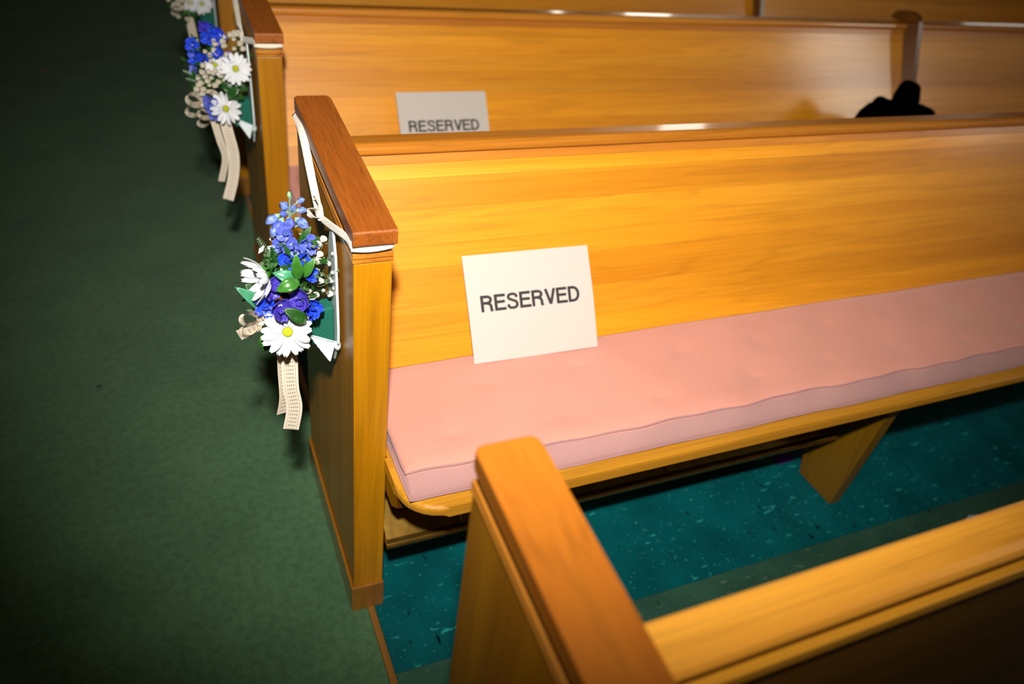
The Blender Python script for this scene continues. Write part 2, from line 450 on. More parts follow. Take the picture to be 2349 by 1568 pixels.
# aisle carpet, its wooden edge strip and the teal vinyl tiles between the pews
carpet = obj('aisle_carpet', add_box(B(), X0, 0.026, Y0, Y1, -0.012, 0.0), M_carpet)
tag(carpet, 'dark green carpet running along the aisle left of the pews', 'carpet')
st = obj('edge_strip', add_box(B(), 0.0265, 0.0405, Y0, Y1, -0.012, 0.0025, 0.0012), M_strip)
tag(st, 'thin brown strip between green aisle carpet and teal tiles', 'edging')
T = 0.3048
tile_me = None
for i in range(12):
    for j in range(8):
        x = 0.041 + i * T; y = -0.165 + (j - 5) * T
        if tile_me is None:
            o = obj('tile', add_box(B(), 0.0003, T - 0.0003, 0.0003, T - 0.0003, -0.012, 0.0, 0.0004, 1), M_tile, fl)
            tile_me = o.data
        else:
            o = bpy.data.objects.new('tile', tile_me); COL.objects.link(o); o.parent = fl
        if j < 5:  # front rows get the tile colour with the glare in it
            o.material_slots[0].link = 'OBJECT'; o.material_slots[0].material = M_tileglare
        o.location = (x, y, 0)
rest = B()
xa, xb, ya, yb = 0.041, 0.041 + 12 * T, -0.165 - 5 * T, -0.165 + 3 * T
add_box(rest, xa, X1, Y0, ya, -0.012, 0); add_box(rest, xa, X1, yb, Y1, -0.012, 0); add_box(rest, xb, X1, ya, yb, -0.012, 0)
r_ = obj('distant_tiles', rest, M_tile, fl); r_['kind'] = 'stuff'

# ------------------------------------------------------------------ pews
W = 0.058          # thickness of a pew end
LEN = 6.2          # inner length of a pew
YE = 0.446         # depth of a pew end
PITCH = 0.9737
def ztop(y): return 0.8785 + 0.072 * y       # top of the sloping cap

def end_ring_loft(bm, x0, x1, rings, ya=0.0, yb=YE):
    """rings (dz below the cap top, inset): a sloping stepped moulding round the pew end"""
    vs = []
    for dz, ins in rings:
        c = [(x0 + ins, ya + ins), (x1 - ins, ya + ins), (x1 - ins, yb - ins), (x0 + ins, yb - ins)]
        vs.append([bm.verts.new((x, y, ztop(y) - dz)) for x, y in c])
    for a, b in zip(vs, vs[1:]):
        for k in range(4): bm.faces.new((a[k], a[(k + 1) % 4], b[(k + 1) % 4], b[k]))
    bm.faces.new(vs[0][::-1]); bm.faces.new(vs[-1])
    return bm

def pew_end(root, x0, capmat, postmat):
    x1 = x0 + W
    # panel: upright slab with sloping top
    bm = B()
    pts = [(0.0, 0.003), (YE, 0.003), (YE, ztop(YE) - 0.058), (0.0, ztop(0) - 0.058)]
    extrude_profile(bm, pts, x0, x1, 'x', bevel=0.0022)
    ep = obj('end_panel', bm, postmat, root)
    # stepped moulding and neck under the cap
    bm = B()
    end_ring_loft(bm, x0, x1, [(0.020, 0.009), (0.034, 0.0085), (0.040, 0.0035), (0.0425, -0.001), (0.0490, -0.0015),
                                (0.0495, 0.0025), (0.0515, 0.0025), (0.052, -0.0015), (0.0565, -0.0015), (0.0575, 0.003), (0.060, 0.003)])
    obj('cap_moulding', bm, M_mould, root)
    # sloping cap, rounded at its far end
    bm = B()
    xa, xb, ya, yb, rr = x0 - 0.0035, x1 + 0.0035, -0.012, YE + 0.004, 0.010
    out = [(xa, ya), (xb, ya)]
    for k in range(5):
        a = PI / 2 * k / 4; out.append((xb - rr + rr * math.cos(a), yb - rr + rr * math.sin(a)))
    for k in range(5):
        a = PI / 2 + PI / 2 * k / 4; out.append((xa + rr + rr * math.cos(a), yb - rr + rr * math.sin(a)))
    top = [bm.verts.new((x, y, ztop(y))) for x, y in out]; low = [bm.verts.new((x, y, ztop(y) - 0.024)) for x, y in out]
    fs = [bm.faces.new(top), bm.faces.new(low[::-1])]
    n = len(out)
    for i in range(n): fs.append(bm.faces.new((top[i], low[i], low[(i + 1) % n], top[(i + 1) % n])))
    es = [e for e in bm.edges if abs(e.verts[0].co.z - e.verts[1].co.z) < 0.02 and not (e.verts[0] in low and e.verts[1] in top)]
    bmesh.ops.bevel(bm, geom=es, offset=0.0035, segments=3, profile=0.5, affect='EDGES')
    obj('end_cap', bm, capmat, root)
    # base moulding wrapped round the foot
    bm = B()
    for (a, b, c, d) in ((x0 - 0.006, x0 - 0.0002, -0.003, YE + 0.002), (x0 - 0.006, x1 + 0.001, -0.007, -0.0002)):
        add_box(bm, a, b, c, d, 0.0005, 0.074, 0.0014)
    obj('base_moulding', bm, M_base, root)

# backrest geometry (side view): front face from (YB0,ZB0) up to (YB1,ZB1)
YB0, ZB0, YB1, ZB1 = 0.186, 0.42, 0.3845, 0.824
def bpt(t, d=0.0):
    """point on the backrest front at height fraction t, d behind the front face"""
    y = YB0 + (YB1 - YB0) * t; z = ZB0 + (ZB1 - ZB0) * t
    L = math.hypot(YB1 - YB0, ZB1 - ZB0); nx, nz = (ZB1 - ZB0) / L, -(YB1 - YB0) / L
    return (y + nx * d, z + nz * d)

def rail_profile(yb, yf, zt, h):
    """rounded top rail: back yb, front yf"""
    w = yb - yf
    return [(yb, zt - 0.003), (yb - 0.003, zt), (yf + 0.014, zt), (yf + 0.007, zt - 0.0015), (yf + 0.002, zt - 0.006), (yf, zt - 0.011),
            (yf, zt - h + 0.004), (yf + 0.002, zt - h + 0.0005), (yf + 0.008, zt - h), (yb - 0.004, zt - h), (yb, zt - h + 0.003)]

def make_pew():
    root = thing('church_pew', 'x', 'pew')
    pew_end(root, 0.0, M_cap, M_post)
    pew_end(root, LEN + W, M_cap, M_post)
    xa, xb = W, LEN + W
    # backrest: core panel with edge-glued boards on its front
    bm = B(); extrude_profile(bm, [bpt(0, 0.012), bpt(0, 0.024), bpt(1, 0.024), bpt(1, 0.012)], xa, xb)
    core = obj('backrest', bm, M_back, root)
    cuts = [0.0, 0.20, 0.335, 0.50, 0.60, 0.755, 0.885, 1.0]
    for a, b in zip(cuts, cuts[1:]):
        g = 0.0003
        bm = B(); extrude_profile(bm, [bpt(a + g, 0), bpt(a + g, 0.012), bpt(b - g, 0.012), bpt(b - g, 0)], xa, xb)
        obj('back_board', bm, M_back, core)
    bm = B(); extrude_profile(bm, rail_profile(0.420, 0.3715, 0.8445, 0.0215), xa, xb)
    obj('top_rail', bm, M_rail, root)
    bm = B(); extrude_profile(bm, [bpt(0.948, -0.0022), bpt(0.948, -0.0002), bpt(0.9985, -0.0002), bpt(0.9985, -0.0022)], xa, xb, 'x', 0.0006)  # shadow band under the rail, put into a thin browner strip
    obj('rail_shade_strip', bm, M_railshade, root)
    # seat board with rounded front corner
    bm = B(); r = 0.075; x0 = W - 0.004; yf = -0.142; out = []
    for k in range(9):
        a = PI + PI / 2 * k / 8; out.append((x0 + r + r * math.cos(a), yf + r + r * math.sin(a) * 1.0))
    out += [(xb, yf), (xb, 0.185), (xa + 0.001, 0.185), (xa + 0.001, -0.003), (x0, -0.003)]
    A = [bm.verts.new((x, y, 0.3945)) for x, y in out]; C = [bm.verts.new((x, y, 0.4195)) for x, y in out]
    n = len(out); fs = [bm.faces.new(A[::-1]), bm.faces.new(C)]
    for i in range(n): bm.faces.new((A[i], A[(i + 1) % n], C[(i + 1) % n], C[i]))
    bv = [e for e in bm.edges if abs(e.verts[0].co.z - e.verts[1].co.z) < 1e-4 and max(e.verts[0].co.y, e.verts[1].co.y) < -0.004]
    bmesh.ops.bevel(bm, geom=bv, offset=0.0095, segments=5, profile=0.5, affect='EDGES')
    s = obj('seat', bm, M_seat, root, smooth=False)
    # cleat under the seat end
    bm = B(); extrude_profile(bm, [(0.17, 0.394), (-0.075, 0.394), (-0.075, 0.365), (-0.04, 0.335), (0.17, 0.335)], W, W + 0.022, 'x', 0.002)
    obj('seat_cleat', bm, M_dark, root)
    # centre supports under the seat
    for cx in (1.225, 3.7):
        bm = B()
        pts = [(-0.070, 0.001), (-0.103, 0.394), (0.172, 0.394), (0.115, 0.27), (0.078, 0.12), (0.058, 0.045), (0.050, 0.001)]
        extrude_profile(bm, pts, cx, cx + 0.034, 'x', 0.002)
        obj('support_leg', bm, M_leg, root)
    # divider panel rising above the top rail
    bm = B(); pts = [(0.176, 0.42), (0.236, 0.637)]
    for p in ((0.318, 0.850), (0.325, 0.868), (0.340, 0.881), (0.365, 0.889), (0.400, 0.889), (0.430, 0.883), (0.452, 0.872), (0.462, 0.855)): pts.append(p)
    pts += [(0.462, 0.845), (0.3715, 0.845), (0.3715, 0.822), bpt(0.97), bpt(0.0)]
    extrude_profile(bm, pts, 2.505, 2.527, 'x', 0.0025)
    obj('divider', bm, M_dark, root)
    return root

pew0 = make_pew()
labels = ['oak pew with pink cushion, a whole reserved sign and nearest bouquet',
          'second oak pew row, its reserved sign half hidden and black bag at right',
          'farthest oak pew row, cut off by the top edge of the picture',
          'farthest oak pew row behind the third backrest']
pews = [pew0]
for k in range(1, 3):
    p = copy_tree(pew0); p.location = (0, PITCH * k, 0); pews.append(p)
for p, l in zip(pews, labels): tag(p, l, 'pew', 'oak pews in rows')

# foreground pew screen: only its end cap, rail and upper panel are in view
SY = -0.9334
sc = thing('pew_screen', 'blurred oak pew front in the right foreground with orange rail', 'pew', (0, SY, 0))
pew_end(sc, 0.0, M_capscreen, M_post)
pew_end(sc, LEN + W, M_capscreen, M_post)
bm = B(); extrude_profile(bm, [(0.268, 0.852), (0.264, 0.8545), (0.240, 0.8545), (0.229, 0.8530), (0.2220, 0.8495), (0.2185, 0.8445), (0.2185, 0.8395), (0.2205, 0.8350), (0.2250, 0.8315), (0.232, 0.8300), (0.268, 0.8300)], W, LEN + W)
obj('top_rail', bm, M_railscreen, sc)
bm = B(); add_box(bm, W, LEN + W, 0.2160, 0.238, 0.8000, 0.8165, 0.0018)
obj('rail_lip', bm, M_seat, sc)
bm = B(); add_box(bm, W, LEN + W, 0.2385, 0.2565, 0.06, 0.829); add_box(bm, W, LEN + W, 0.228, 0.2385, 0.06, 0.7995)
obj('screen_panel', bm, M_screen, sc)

# ------------------------------------------------------------------ seat cushions
TUFTS = []
def make_cushion(x0=0.068, x1=2.49):
    root = thing('seat_cushion', 'x', 'cushion', (x0, 0.0, 0.42))
    Lx = x1 - x0; ya, yb = -0.084, 0.200
    NX, NY = 300, 34
    rnd = random.Random(3)
    tufts = []
    k = 0; x = 0.12
    while x < Lx:
        tufts.append((x + rnd.uniform(-.02, .02), -0.02 + rnd.uniform(-.01, .01))); tufts.append((x + 0.10 + rnd.uniform(-.02, .02), 0.10 + rnd.uniform(-.01, .01)))
        x += 0.215
    creases = [(tx, ty, rnd.uniform(-0.5, 0.3), rnd.uniform(0.025, 0.05)) for tx, ty in tufts]
    def edge(x): return 0.0022 * math.sin(x * 23 + 1) + 0.0016 * math.sin(x * 51) + 0.001 * math.sin(x * 9)
    def height(x, y):
        u = (y - ya) / (yb - ya)
        e = min(1.0, min(x, Lx - x) / 0.03, (y - ya) / 0.03, (yb - y) / 0.03)
        e = max(0.0, e)
        h = 0.036 + 0.0065 * (1 - (1 - e) ** 2)
        h += 0.0012 * math.sin(x * 14 + y * 20) + 0.0010 * math.sin(x * 37 - y * 31) * e
        for tx, ty, a, l in creases:
            dx, dy = x - tx, y - ty
            if abs(dx) > 0.11: continue
            d2 = dx * dx + dy * dy
            h -= 0.0032 * math.exp(-d2 / (0.026 ** 2)) * e
            p = dx * math.cos(a) + dy * math.sin(a); q = -dx * math.sin(a) + dy * math.cos(a)
            h -= 0.0030 * math.exp(-(p / l) ** 2 - (q / 0.0035) ** 2) * e
        return h
    bm = B(); rows = []
    zs = [0.0, 0.003, 0.012, 0.024, 0.033]       # front wall heights
    for i in range(NX + 1):
        x = Lx * i / NX; w = edge(x); row = []
        bul = [-0.030, -0.0305, -0.027, -0.015, -0.003]
        for z, b in zip(zs, bul): row.append((x, ya + w * (z / 0.03) + b, z))
        walls = len(zs)
        for j in range(NY + 1):
            y = ya + (yb - ya) * j / NY
            row.append((x, y + w * max(0, 1 - j / 6), height(x, y)))
        row += [(x, yb - 0.006, 0.02), (x, yb - 0.016, 0.0)]
        rows.append(row)
    vs = [[bm.verts.new(p) for p in r] for r in rows]
    for i in range(NX):
        for j in range(len(vs[0]) - 1): bm.faces.new((vs[i][j], vs[i + 1][j], vs[i + 1][j + 1], vs[i][j + 1]))
    bm.faces.new(vs[0]); bm.faces.new(vs[-1][::-1])
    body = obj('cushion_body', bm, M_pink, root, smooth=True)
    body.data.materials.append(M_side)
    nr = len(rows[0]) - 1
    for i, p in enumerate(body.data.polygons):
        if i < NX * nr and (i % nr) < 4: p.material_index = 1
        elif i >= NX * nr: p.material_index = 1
    for nm, zz in (('upper_piping', 0.036), ('lower_piping', 0.004)):
        pts = []
        for k in range(12): pts.append((-0.001, yb - (yb - ya) * k / 12.0, zz + 0.001 * math.sin(k)))
        for i in range(0, 261):
            x = Lx * i / 260; pts.append((x, ya + edge(x) * (1 if zz > .02 else .2) - (0.0015 if zz > .02 else 0.0325), zz + (0.0012 * math.sin(x * 17))))
        o = obj(nm, tube(B(), pts, 0.0022, 6), M_pipe, root, smooth=True)
    return root
cu = make_cushion()
tag(cu, 'salmon pink tufted cushion filling the nearest pew seat', 'cushion', 'pink pew cushions')
cu2 = copy_tree(cu); cu2.location.y += PITCH
tag(cu2, 'pink cushion on the second pew, only a sliver showing between pew ends', 'cushion', 'pink pew cushions')

# ------------------------------------------------------------------ reserved signs
def letter_strokes(ch):
    w = 0.172; h = w / 2
    S = []
    if ch == 'E':
        S = [[(h, 0), (h, 1)], [(0, 1 - h), (0.66, 1 - h)], [(0, 0.53), (0.62, 0.53)], [(0, h), (0.68, h)]]; adv = 0.74
    elif ch == 'R':
        bowl = [(0, 1 - h), (0.38, 1 - h)] + [(0.38 + 0.22 * math.sin(a), 0.725 + (0.275 - h) * math.cos(a)) for a in [PI * k / 8 for k in range(1, 8)]] + [(0.38, 0.45 + h * .9), (0, 0.45 + h * .9)]
        S = [[(h, 0), (h, 1)], bowl, [(0.40, 0.50), (0.52, 0.46), (0.585, 0.36), (0.60, 0.12), (0.64, 0.0)]]; adv = 0.80
    elif ch == 'D':
        S = [[(h, 0), (h, 1)], [(0, 1 - h), (0.30, 1 - h)] + [(0.30 + 0.33 * math.sin(a) ** 0.9, 0.5 + (0.5 - h) * math.cos(a)) for a in [PI * k / 10 for k in range(1, 10)]] + [(0.30, h), (0, h)]]; adv = 0.78
    elif ch == 'V':
        S = [[(0.075, 1), (0.34, 0.03)], [(0.605, 1), (0.34, 0.03)]]; adv = 0.72
    elif ch == 'S':
        p = spline([(0.61, 0.70), (0.55, 0.87), (0.33, 1 - h + .01), (0.12, 0.86), (0.105, 0.68), (0.32, 0.55), (0.54, 0.44), (0.61, 0.26), (0.52, 0.11), (0.33, h - .01), (0.13, 0.12), (0.06, 0.32)], 4)
        S = [[(q.x, q.y) for q in [Vector((*t, 0)) if len(t) == 2 else t for t in p]]]; adv = 0.76
    return S, adv, w

def spl2(pts, n): return spline([(x, y, 0) for x, y in pts], n)

def letter_polys(ch):
    if ch == 'S':
        p = spl2([(0.60, 0.70), (0.54, 0.86), (0.33, 0.925), (0.13, 0.85), (0.12, 0.67), (0.33, 0.55), (0.54, 0.44), (0.60, 0.26), (0.52, 0.12), (0.33, 0.075), (0.13, 0.13), (0.07, 0.31)], 4)
        S, adv, w = [[(q.x, q.y) for q in p]], 0.76, 0.162
    else:
        S, adv, w = letter_strokes(ch)
    quads = []
    for s in S:
        L, R = [], []
        for i, (x, y) in enumerate(s):
            x0, y0 = s[max(i - 1, 0)]; x1, y1 = s[min(i + 1, len(s) - 1)]
            dx, dy = x1 - x0, y1 - y0; l = math.hypot(dx, dy) or 1
            L.append((x - dy / l * w / 2, y + dx / l * w / 2)); R.append((x + dy / l * w / 2, y - dx / l * w / 2))
        for i in range(len(s) - 1):
            quads.append((L[i], L[i + 1], R[i + 1], R[i]))
    return quads, adv

def make_sign(bl, ang, lean, label, bend):
    PWD, PHT = 0.279, 0.216
    root = thing('reserved_sign', label, 'sign', bl, 'reserved signs on the pew seats')
    up = Vector((0, lean, math.sqrt(PHT ** 2 - lean ** 2))) / PHT
    ax = Vector((math.cos(ang), math.sin(ang), 0))
    nrm = ax.cross(up).normalized()
    if nrm.y > 0: nrm = -nrm
    def P(u, v, d=0.0):
        s = bend * math.sin(PI * v) * (0.5 + 0.5 * (u if bend > 0 else 1))
        return ax * (u * PWD) + up * (v * PHT) + nrm * (s + d)
    bm = B(); strip(bm, [[P(i / 10, j / 12) for j in range(13)] for i in range(11)], thick=0.0004)
    obj('paper_sheet', bm, M_paper, root, smooth=False)
    text = 'RESERVED'; polys = [letter_polys(c) for c in text]
    tw = sum(a for _, a in polys) - 0.08
    W_, H_ = 0.2195, 0.0330; sx = W_ / tw; x = 0.0
    for (qs, adv) in polys:
        bm = B()
        for q in qs:
            f = []
            for (a, b) in q:
                u = (0.0270 + (x + a) * sx) / PWD; v = (0.1010 + b * H_) / PHT
                f.append(bm.verts.new(P(u, v, 0.0008)))
            try: bm.faces.new(f)
            except ValueError: pass
        obj('letter', bm, M_ink, root)
        x += adv
    return root
make_sign((0.2805, 0.1603, 0.4650), -0.0198, 0.1197, 'white reserved sign standing whole on the nearest pink cushion', 0.004)
make_sign((0.404, 1.080, 0.4735), 0.0, 0.119, 'white reserved sign on second pew, lower half hidden by backrest', 0.001)

# ------------------------------------------------------------------ pew heater under the nearest seat
ht = thing('pew_heater', 'glossy brown metal heater box under the nearest pew seat', 'heater', (0, 0, 0.19))
for (a, b) in ((0.059, 0.212), (0.2135, 0.70), (0.7015, 1.20)):
    bm = B(); extrude_profile(bm, [(-0.024, 0.004), (-0.026, 0.012), (-0.022, 0.017), (-0.012, 0.018), (0.050, 0.062), (0.060, 0.066), (0.115, 0.066), (0.115, 0.004)], a, b, 'x', 0.0012)
    obj('cover_panel', bm, M_brass, ht)
bm = B(); add_box(bm, 0.09, 1.195, 0.0, 0.10, -0.004, 0.0035)
for x in (0.10, 0.65, 1.17): add_box(bm, x, x + 0.015, 0.085, 0.10, 0.060, 0.2045)
obj('hanger', bm, M_black, ht)

# ------------------------------------------------------------------ flower arrangements
def quat(n): return Vector(n).normalized().to_track_quat('Z', 'Y')

def petal_mesh(name, L, Wd, cup, notch=0.0, tip=0.9, mat=None, thick=0.0006, nu=7, nv=4):
    rows = []
    for i in range(nu + 1):
        t = i / nu
        w = Wd * (0.25 + 0.75 * math.sin(min(1, t / 0.62) * PI / 2)) if t < 0.62 else Wd * max(0.12, math.cos((t - 0.62) / 0.38 * PI / 2 * tip))
        r = []
        for j in range(nv + 1):
            s = -1 + 2 * j / nv
            z = cup * L * t * t + 0.18 * Wd * (s * s) - 0.12 * Wd
            r.append((L * (0.10 + 0.90 * t) - notch * (1 - abs(s)) * t * L, s * w / 2, z))
        rows.append(r)
    bm = B(); strip(bm, rows, thick)
    bmesh.ops.recalc_face_normals(bm, faces=bm.faces[:])
    me = bpy.data.meshes.new(name); bm.to_mesh(me); bm.free(); me.shade_smooth(); me.materials.append(mat)
    return me
ME_dp = [petal_mesh('petal', 0.034, 0.0125, c, 0.03, 0.8, M_petalw) for c in (0.02, 0.16, -0.14)]
ME_cup = petal_mesh('petal', 0.032, 0.0125, 0.75, 0.03, 0.8, M_petalw)
def fp(mat): return [petal_mesh('petal', 0.0165, 0.0145, c, 0.05, 0.75, mat) for c in (0.45, 0.75, 0.15)]
ME_fl = {'b': fp(M_blue), 'p': fp(M_peri), 'v': fp(M_viol)}

def child(name, me, parent, loc=(0, 0, 0), rot=None, scale=None):
    o = bpy.data.objects.new(name, me); COL.objects.link(o); o.parent = parent; o.location = loc
    if rot is not None:
        o.rotation_mode = 'QUATERNION'; o.rotation_quaternion = rot
    if scale: o.scale = scale
    return o

_eye = None
def daisy(root, c, n, r=1.0, count=17, cup=False, seed=0, arc=None):
    global _eye
    rnd = random.Random(seed)
    if _eye is None:
        bm = B(); lathe(bm, [(0.001, -0.004), (0.0055, -0.002), (0.0078, 0.0008), (0.0072, 0.0030), (0.0045, 0.0042), (0.0012, 0.0036)], 14)
        me = bpy.data.meshes.new('flower_head'); bmesh.ops.recalc_face_normals(bm, faces=bm.faces[:]); bm.to_mesh(me); bm.free(); me.shade_smooth(); me.materials.append(M_eye); _eye = me
    d = child('daisy', _eye, root, c, quat(n)); d.scale = (r, r, r)
    for k in range(count):
        a = 2 * PI * k / count + rnd.uniform(-.07, .07)
        if arc and not (arc[0] <= (a % (2 * PI)) <= arc[1]): continue
        me = ME_cup if cup else rnd.choice(ME_dp)
        q = Quaternion((0, 0, 1), a) @ Quaternion((0, 1, 0), rnd.uniform(-.12, .10)) @ Quaternion((1, 0, 0), rnd.uniform(-.25, .25))
        s = rnd.uniform(0.9, 1.08)
        child('petal', me, d, (0.004 * math.cos(a), 0.004 * math.sin(a), 0.0005 * (k % 2)), q, (s, rnd.uniform(.85, 1.1), 1))
    return d

def floret(root, c, n, key, r=1.0, seed=0):
    rnd = random.Random(seed)
    bm = B(); lathe(bm, [(0.0008, -0.009), (0.002, -0.004), (0.0028, 0.0), (0.002, 0.003), (0.0007, 0.004)], 7)
    f = obj('delphinium_floret', bm, M_breath if rnd.random() < .4 else M_leafd, root, smooth=True)
    f.location = c; f.rotation_mode = 'QUATERNION'; f.rotation_quaternion = quat(n); f.scale = (r, r, r)
    for k in range(5):
        a = 2 * PI * k / 5 + rnd.uniform(-.2, .2)
        child('petal', rnd.choice(ME_fl[key]), f, (0, 0, 0), Quaternion((0, 0, 1), a) @ Quaternion((0, 1, 0), rnd.uniform(-.45, .1)) @ Quaternion((1, 0, 0), rnd.uniform(-.3, .3)))
    for k in range(3):
        a = 2 * PI * k / 3 + rnd.uniform(0, 1)
        child('petal', rnd.choice(ME_fl[key]), f, (0, 0, 0.002), Quaternion((0, 0, 1), a) @ Quaternion((0, 1, 0), -0.9), (0.6, 0.7, 0.7))
    return f

def bud(root, c, n, mat, r=0.0075, l=0.016):
    bm = B(); 
    prof = [(r * 0.12, -l * .60), (r * 0.45, -l * .48), (r * 0.78, -l * .22), (r * .86, l * .02), (r * 0.72, l * .26), (r * .42, l * .46), (r * .10, l * .60)]
    lathe(bm, prof, 15)
    for v in bm.verts:
        a = math.atan2(v.co.y, v.co.x); k = 1 + 0.17 * math.cos(5 * a + 60 * v.co.z); v.co.x *= k; v.co.y *= k
    o = obj('bud', bm, mat, root, smooth=True); o.location = c; o.rotation_mode = 'QUATERNION'; o.rotation_quaternion = quat(n)
    bm = B(); lathe(bm, [(r * .10, -l * .85), (r * .30, -l * .66), (r * .62, -l * .44), (r * .55, -l * .36)], 8)
    obj('sepal', bm, M_budgreen, o, smooth=True)
    return o

def leaf(root, base, tip, width, mat, up=(-.1, -.75, .65), curl=0.12):
    base, tip = Vector(base), Vector(tip); d = tip - base; L = d.length; d.normalize()
    n = Vector(up).normalized(); n = (n - n.dot(d) * d).normalized(); s = d.cross(n)
    rows = []
    for i in range(13):
        t = i / 12; w = width * (math.sin(PI * t ** 0.85) ** 0.8 if 0 < t < 1 else 0.02)
        c = base + d * L * t + n * (curl * L * math.sin(PI * t))
        rows.append([c + s * (w / 2 * k) + n * (abs(k) * w * 0.16) for k in (-1, -.5, 0, .5, 1)])
    bm = B(); strip(bm, rows, 0.0005)
    return obj('leaf', bm, mat, root, smooth=True)

_blossom = {}
def blossom(root, c, r, mat):
    key = mat.name
    if key not in _blossom:
        bm = B(); bmesh.ops.create_icosphere(bm, subdivisions=2, radius=1.0)
        rr = random.Random(1)
        for v in bm.verts: v.co *= rr.uniform(0.78, 1.12)
        me = bpy.data.meshes.new('filler_blossom'); bm.to_mesh(me); bm.free(); me.materials.append(mat); _blossom[key] = me
    return child('filler_blossom', _blossom[key], root, c, None, (r, r, r * .85))

def ribbon(root, name, path, width, side, mat, thick=0.0005, wave=0.0, n=8, uvk=0.02, twist=None):
    pts = spline(path, n); rows = []; cum = 0; lens = []
    for i, p in enumerate(pts):
        if i: cum += (p - pts[i - 1]).length
        lens.append(cum)
        d = (pts[min(i + 1, len(pts) - 1)] - pts[max(i - 1, 0)]).normalized()
        s = Vector(side) if twist is None else Vector(side).lerp(Vector(twist), i / (len(pts) - 1))
        s = (s - s.dot(d) * d).normalized(); nn = d.cross(s)
        w = width[0] + (width[1] - width[0]) * i / (len(pts) - 1) if isinstance(width, tuple) else width
        rows.append([p + s * (w / 2 * k) + nn * (wave * math.sin(cum * 90 + k * 1.5)) for k in (-1, -.5, 0, .5, 1)])
    bm = B(); strip(bm, rows, thick if mat is not M_lace else 0.0, uv=(lambda i, j: (j / 4, lens[i] / uvk)))
    return obj(name, bm, mat, root, smooth=True)

def bow(root, c, s=1.0, mat=None):
    """lace bow: two crumpled loops and a knot"""
    c = Vector(c); mat = mat or M_lace
    for sx, ang in ((-1, 0.7), (-1, -0.35), (1, 0.9)):
        u = Vector((math.cos(ang) * sx, -0.25, math.sin(ang))).normalized() * 0.034 * s
        v = Vector((-u.z, 0.0, u.x)).normalized() * 0.011 * s
        loop = [c, c + u * .35 + v * .9, c + u * .85 + v, c + u * 1.1, c + u * .85 - v, c + u * .35 - v * .8, c]
        ribbon(root, 'bow_loop', loop, 0.017 * s, (0.35, -0.55, 0.75), mat, n=6)
    bm = B(); bmesh.ops.create_icosphere(bm, subdivisions=2, radius=0.0055 * s)
    for v in bm.verts: v.co.x *= 1.3
    o = obj('bow_knot', bm, M_satin, root, smooth=True); o.location = c

def holder(root, o):
    """white embossed wall pocket: tall back plate, tapering pocket and green foam"""
    o = Vector(o)
    bm = B()
    # back plate, tall kite shape in the y-z plane
    out = [(0.055, 0.045), (0.055, 0.075), (0.040, 0.20), (0.012, 0.243), (-0.012, 0.243), (-0.040, 0.20), (-0.055, 0.075), (-0.055, 0.045), (0.0, -0.012)]
    extrude_profile(bm, [(o.y + a * .62, o.z + b) for a, b in out], o.x - 0.004, o.x, 'x', 0.001)
    obj('back_plate', bm, M_white, root)
    # pocket: near face, outer face, far face down to the tip
    tip = o + Vector((-0.016, -0.034, 0.010)); w = 0.022; dx = -0.046
    a = o + Vector((-0.004, -w, 0.040)); b = o + Vector((dx, -w * .8, 0.058)); c = o + Vector((dx, w * .8, 0.058)); d = o + Vector((-0.004, w, 0.040))
    def panel(p, q, emboss=True):
        bm = B(); rows = []
        nrm = (q - p).cross(tip - p).normalized(); cen = o + Vector((-0.01, 0, 0.03))
        if nrm.dot(p - cen) < 0: nrm = -nrm
        for i in range(11):
            s = i / 10; e = p.lerp(q, s); r = []
            for j in range(15):
                t = j / 14; pt = e.lerp(tip, t * 0.985)
                k = 0.0009 * math.sin(t * 38 + abs(s - .5) * 9) * (1 - t) if emboss else 0
                r.append(pt + nrm * k)
            rows.append(r)
        strip(bm, rows, 0.0012)
        obj('pocket_panel', bm, M_white, root, smooth=True)
    panel(a, b); panel(b, c); panel(c, d)
    bm = B(); tube(bm, [a, b, c, d], 0.0017, 6); obj('beaded_rim', bm, M_white, root, smooth=True)
    bm = B(); bmesh.ops.create_icosphere(bm, subdivisions=2, radius=0.006)
    for v in bm.verts: v.co.z *= 1.7
    k = obj('rim_boss', bm, M_white, root, smooth=True); k.location = a + Vector((0.002, -0.002, -0.006))
    bm = B(); add_box(bm, o.x - 0.050, o.x - 0.0045, o.y - w * .74, o.y + w * .74, o.z + 0.036, o.z + 0.105, 0.004)
    obj('floral_foam', bm, M_foam, root)

def stems(root, pairs, r=0.0008, mat=None):
    bm = B()
    for a, b in pairs:
        a, b = Vector(a), Vector(b); m = a.lerp(b, .5) + Vector((random.uniform(-.008, .008), random.uniform(-.006, .006), random.uniform(-.004, .008)))
        tube(bm, spline([a, m, b], 4), r, 5)
    o = obj('thin_stems', bm, mat or M_stem, root); o['kind'] = 'stuff'; return o

def sprigs(root, c, n, spread, seed, mat=None, L=0.02):
    """fill of small dark leaves nobody could count"""
    rnd = random.Random(seed); bm = B(); c = Vector(c)
    for k in range(n):
        p = c + Vector([rnd.gauss(0, s) for s in spread]); d = Vector((rnd.uniform(-1, .5), rnd.uniform(-1, .3), rnd.uniform(-.6, 1))).normalized()
        s = d.orthogonal().normalized(); l = L * rnd.uniform(.5, 1.2); w = l * .22
        v = [bm.verts.new(q) for q in (p, p + d * l * .5 + s * w, p + d * l, p + d * l * .5 - s * w)]; bm.faces.new(v)
    o = obj('small_foliage', bm, mat or M_leafd, root); o['kind'] = 'stuff'; return o

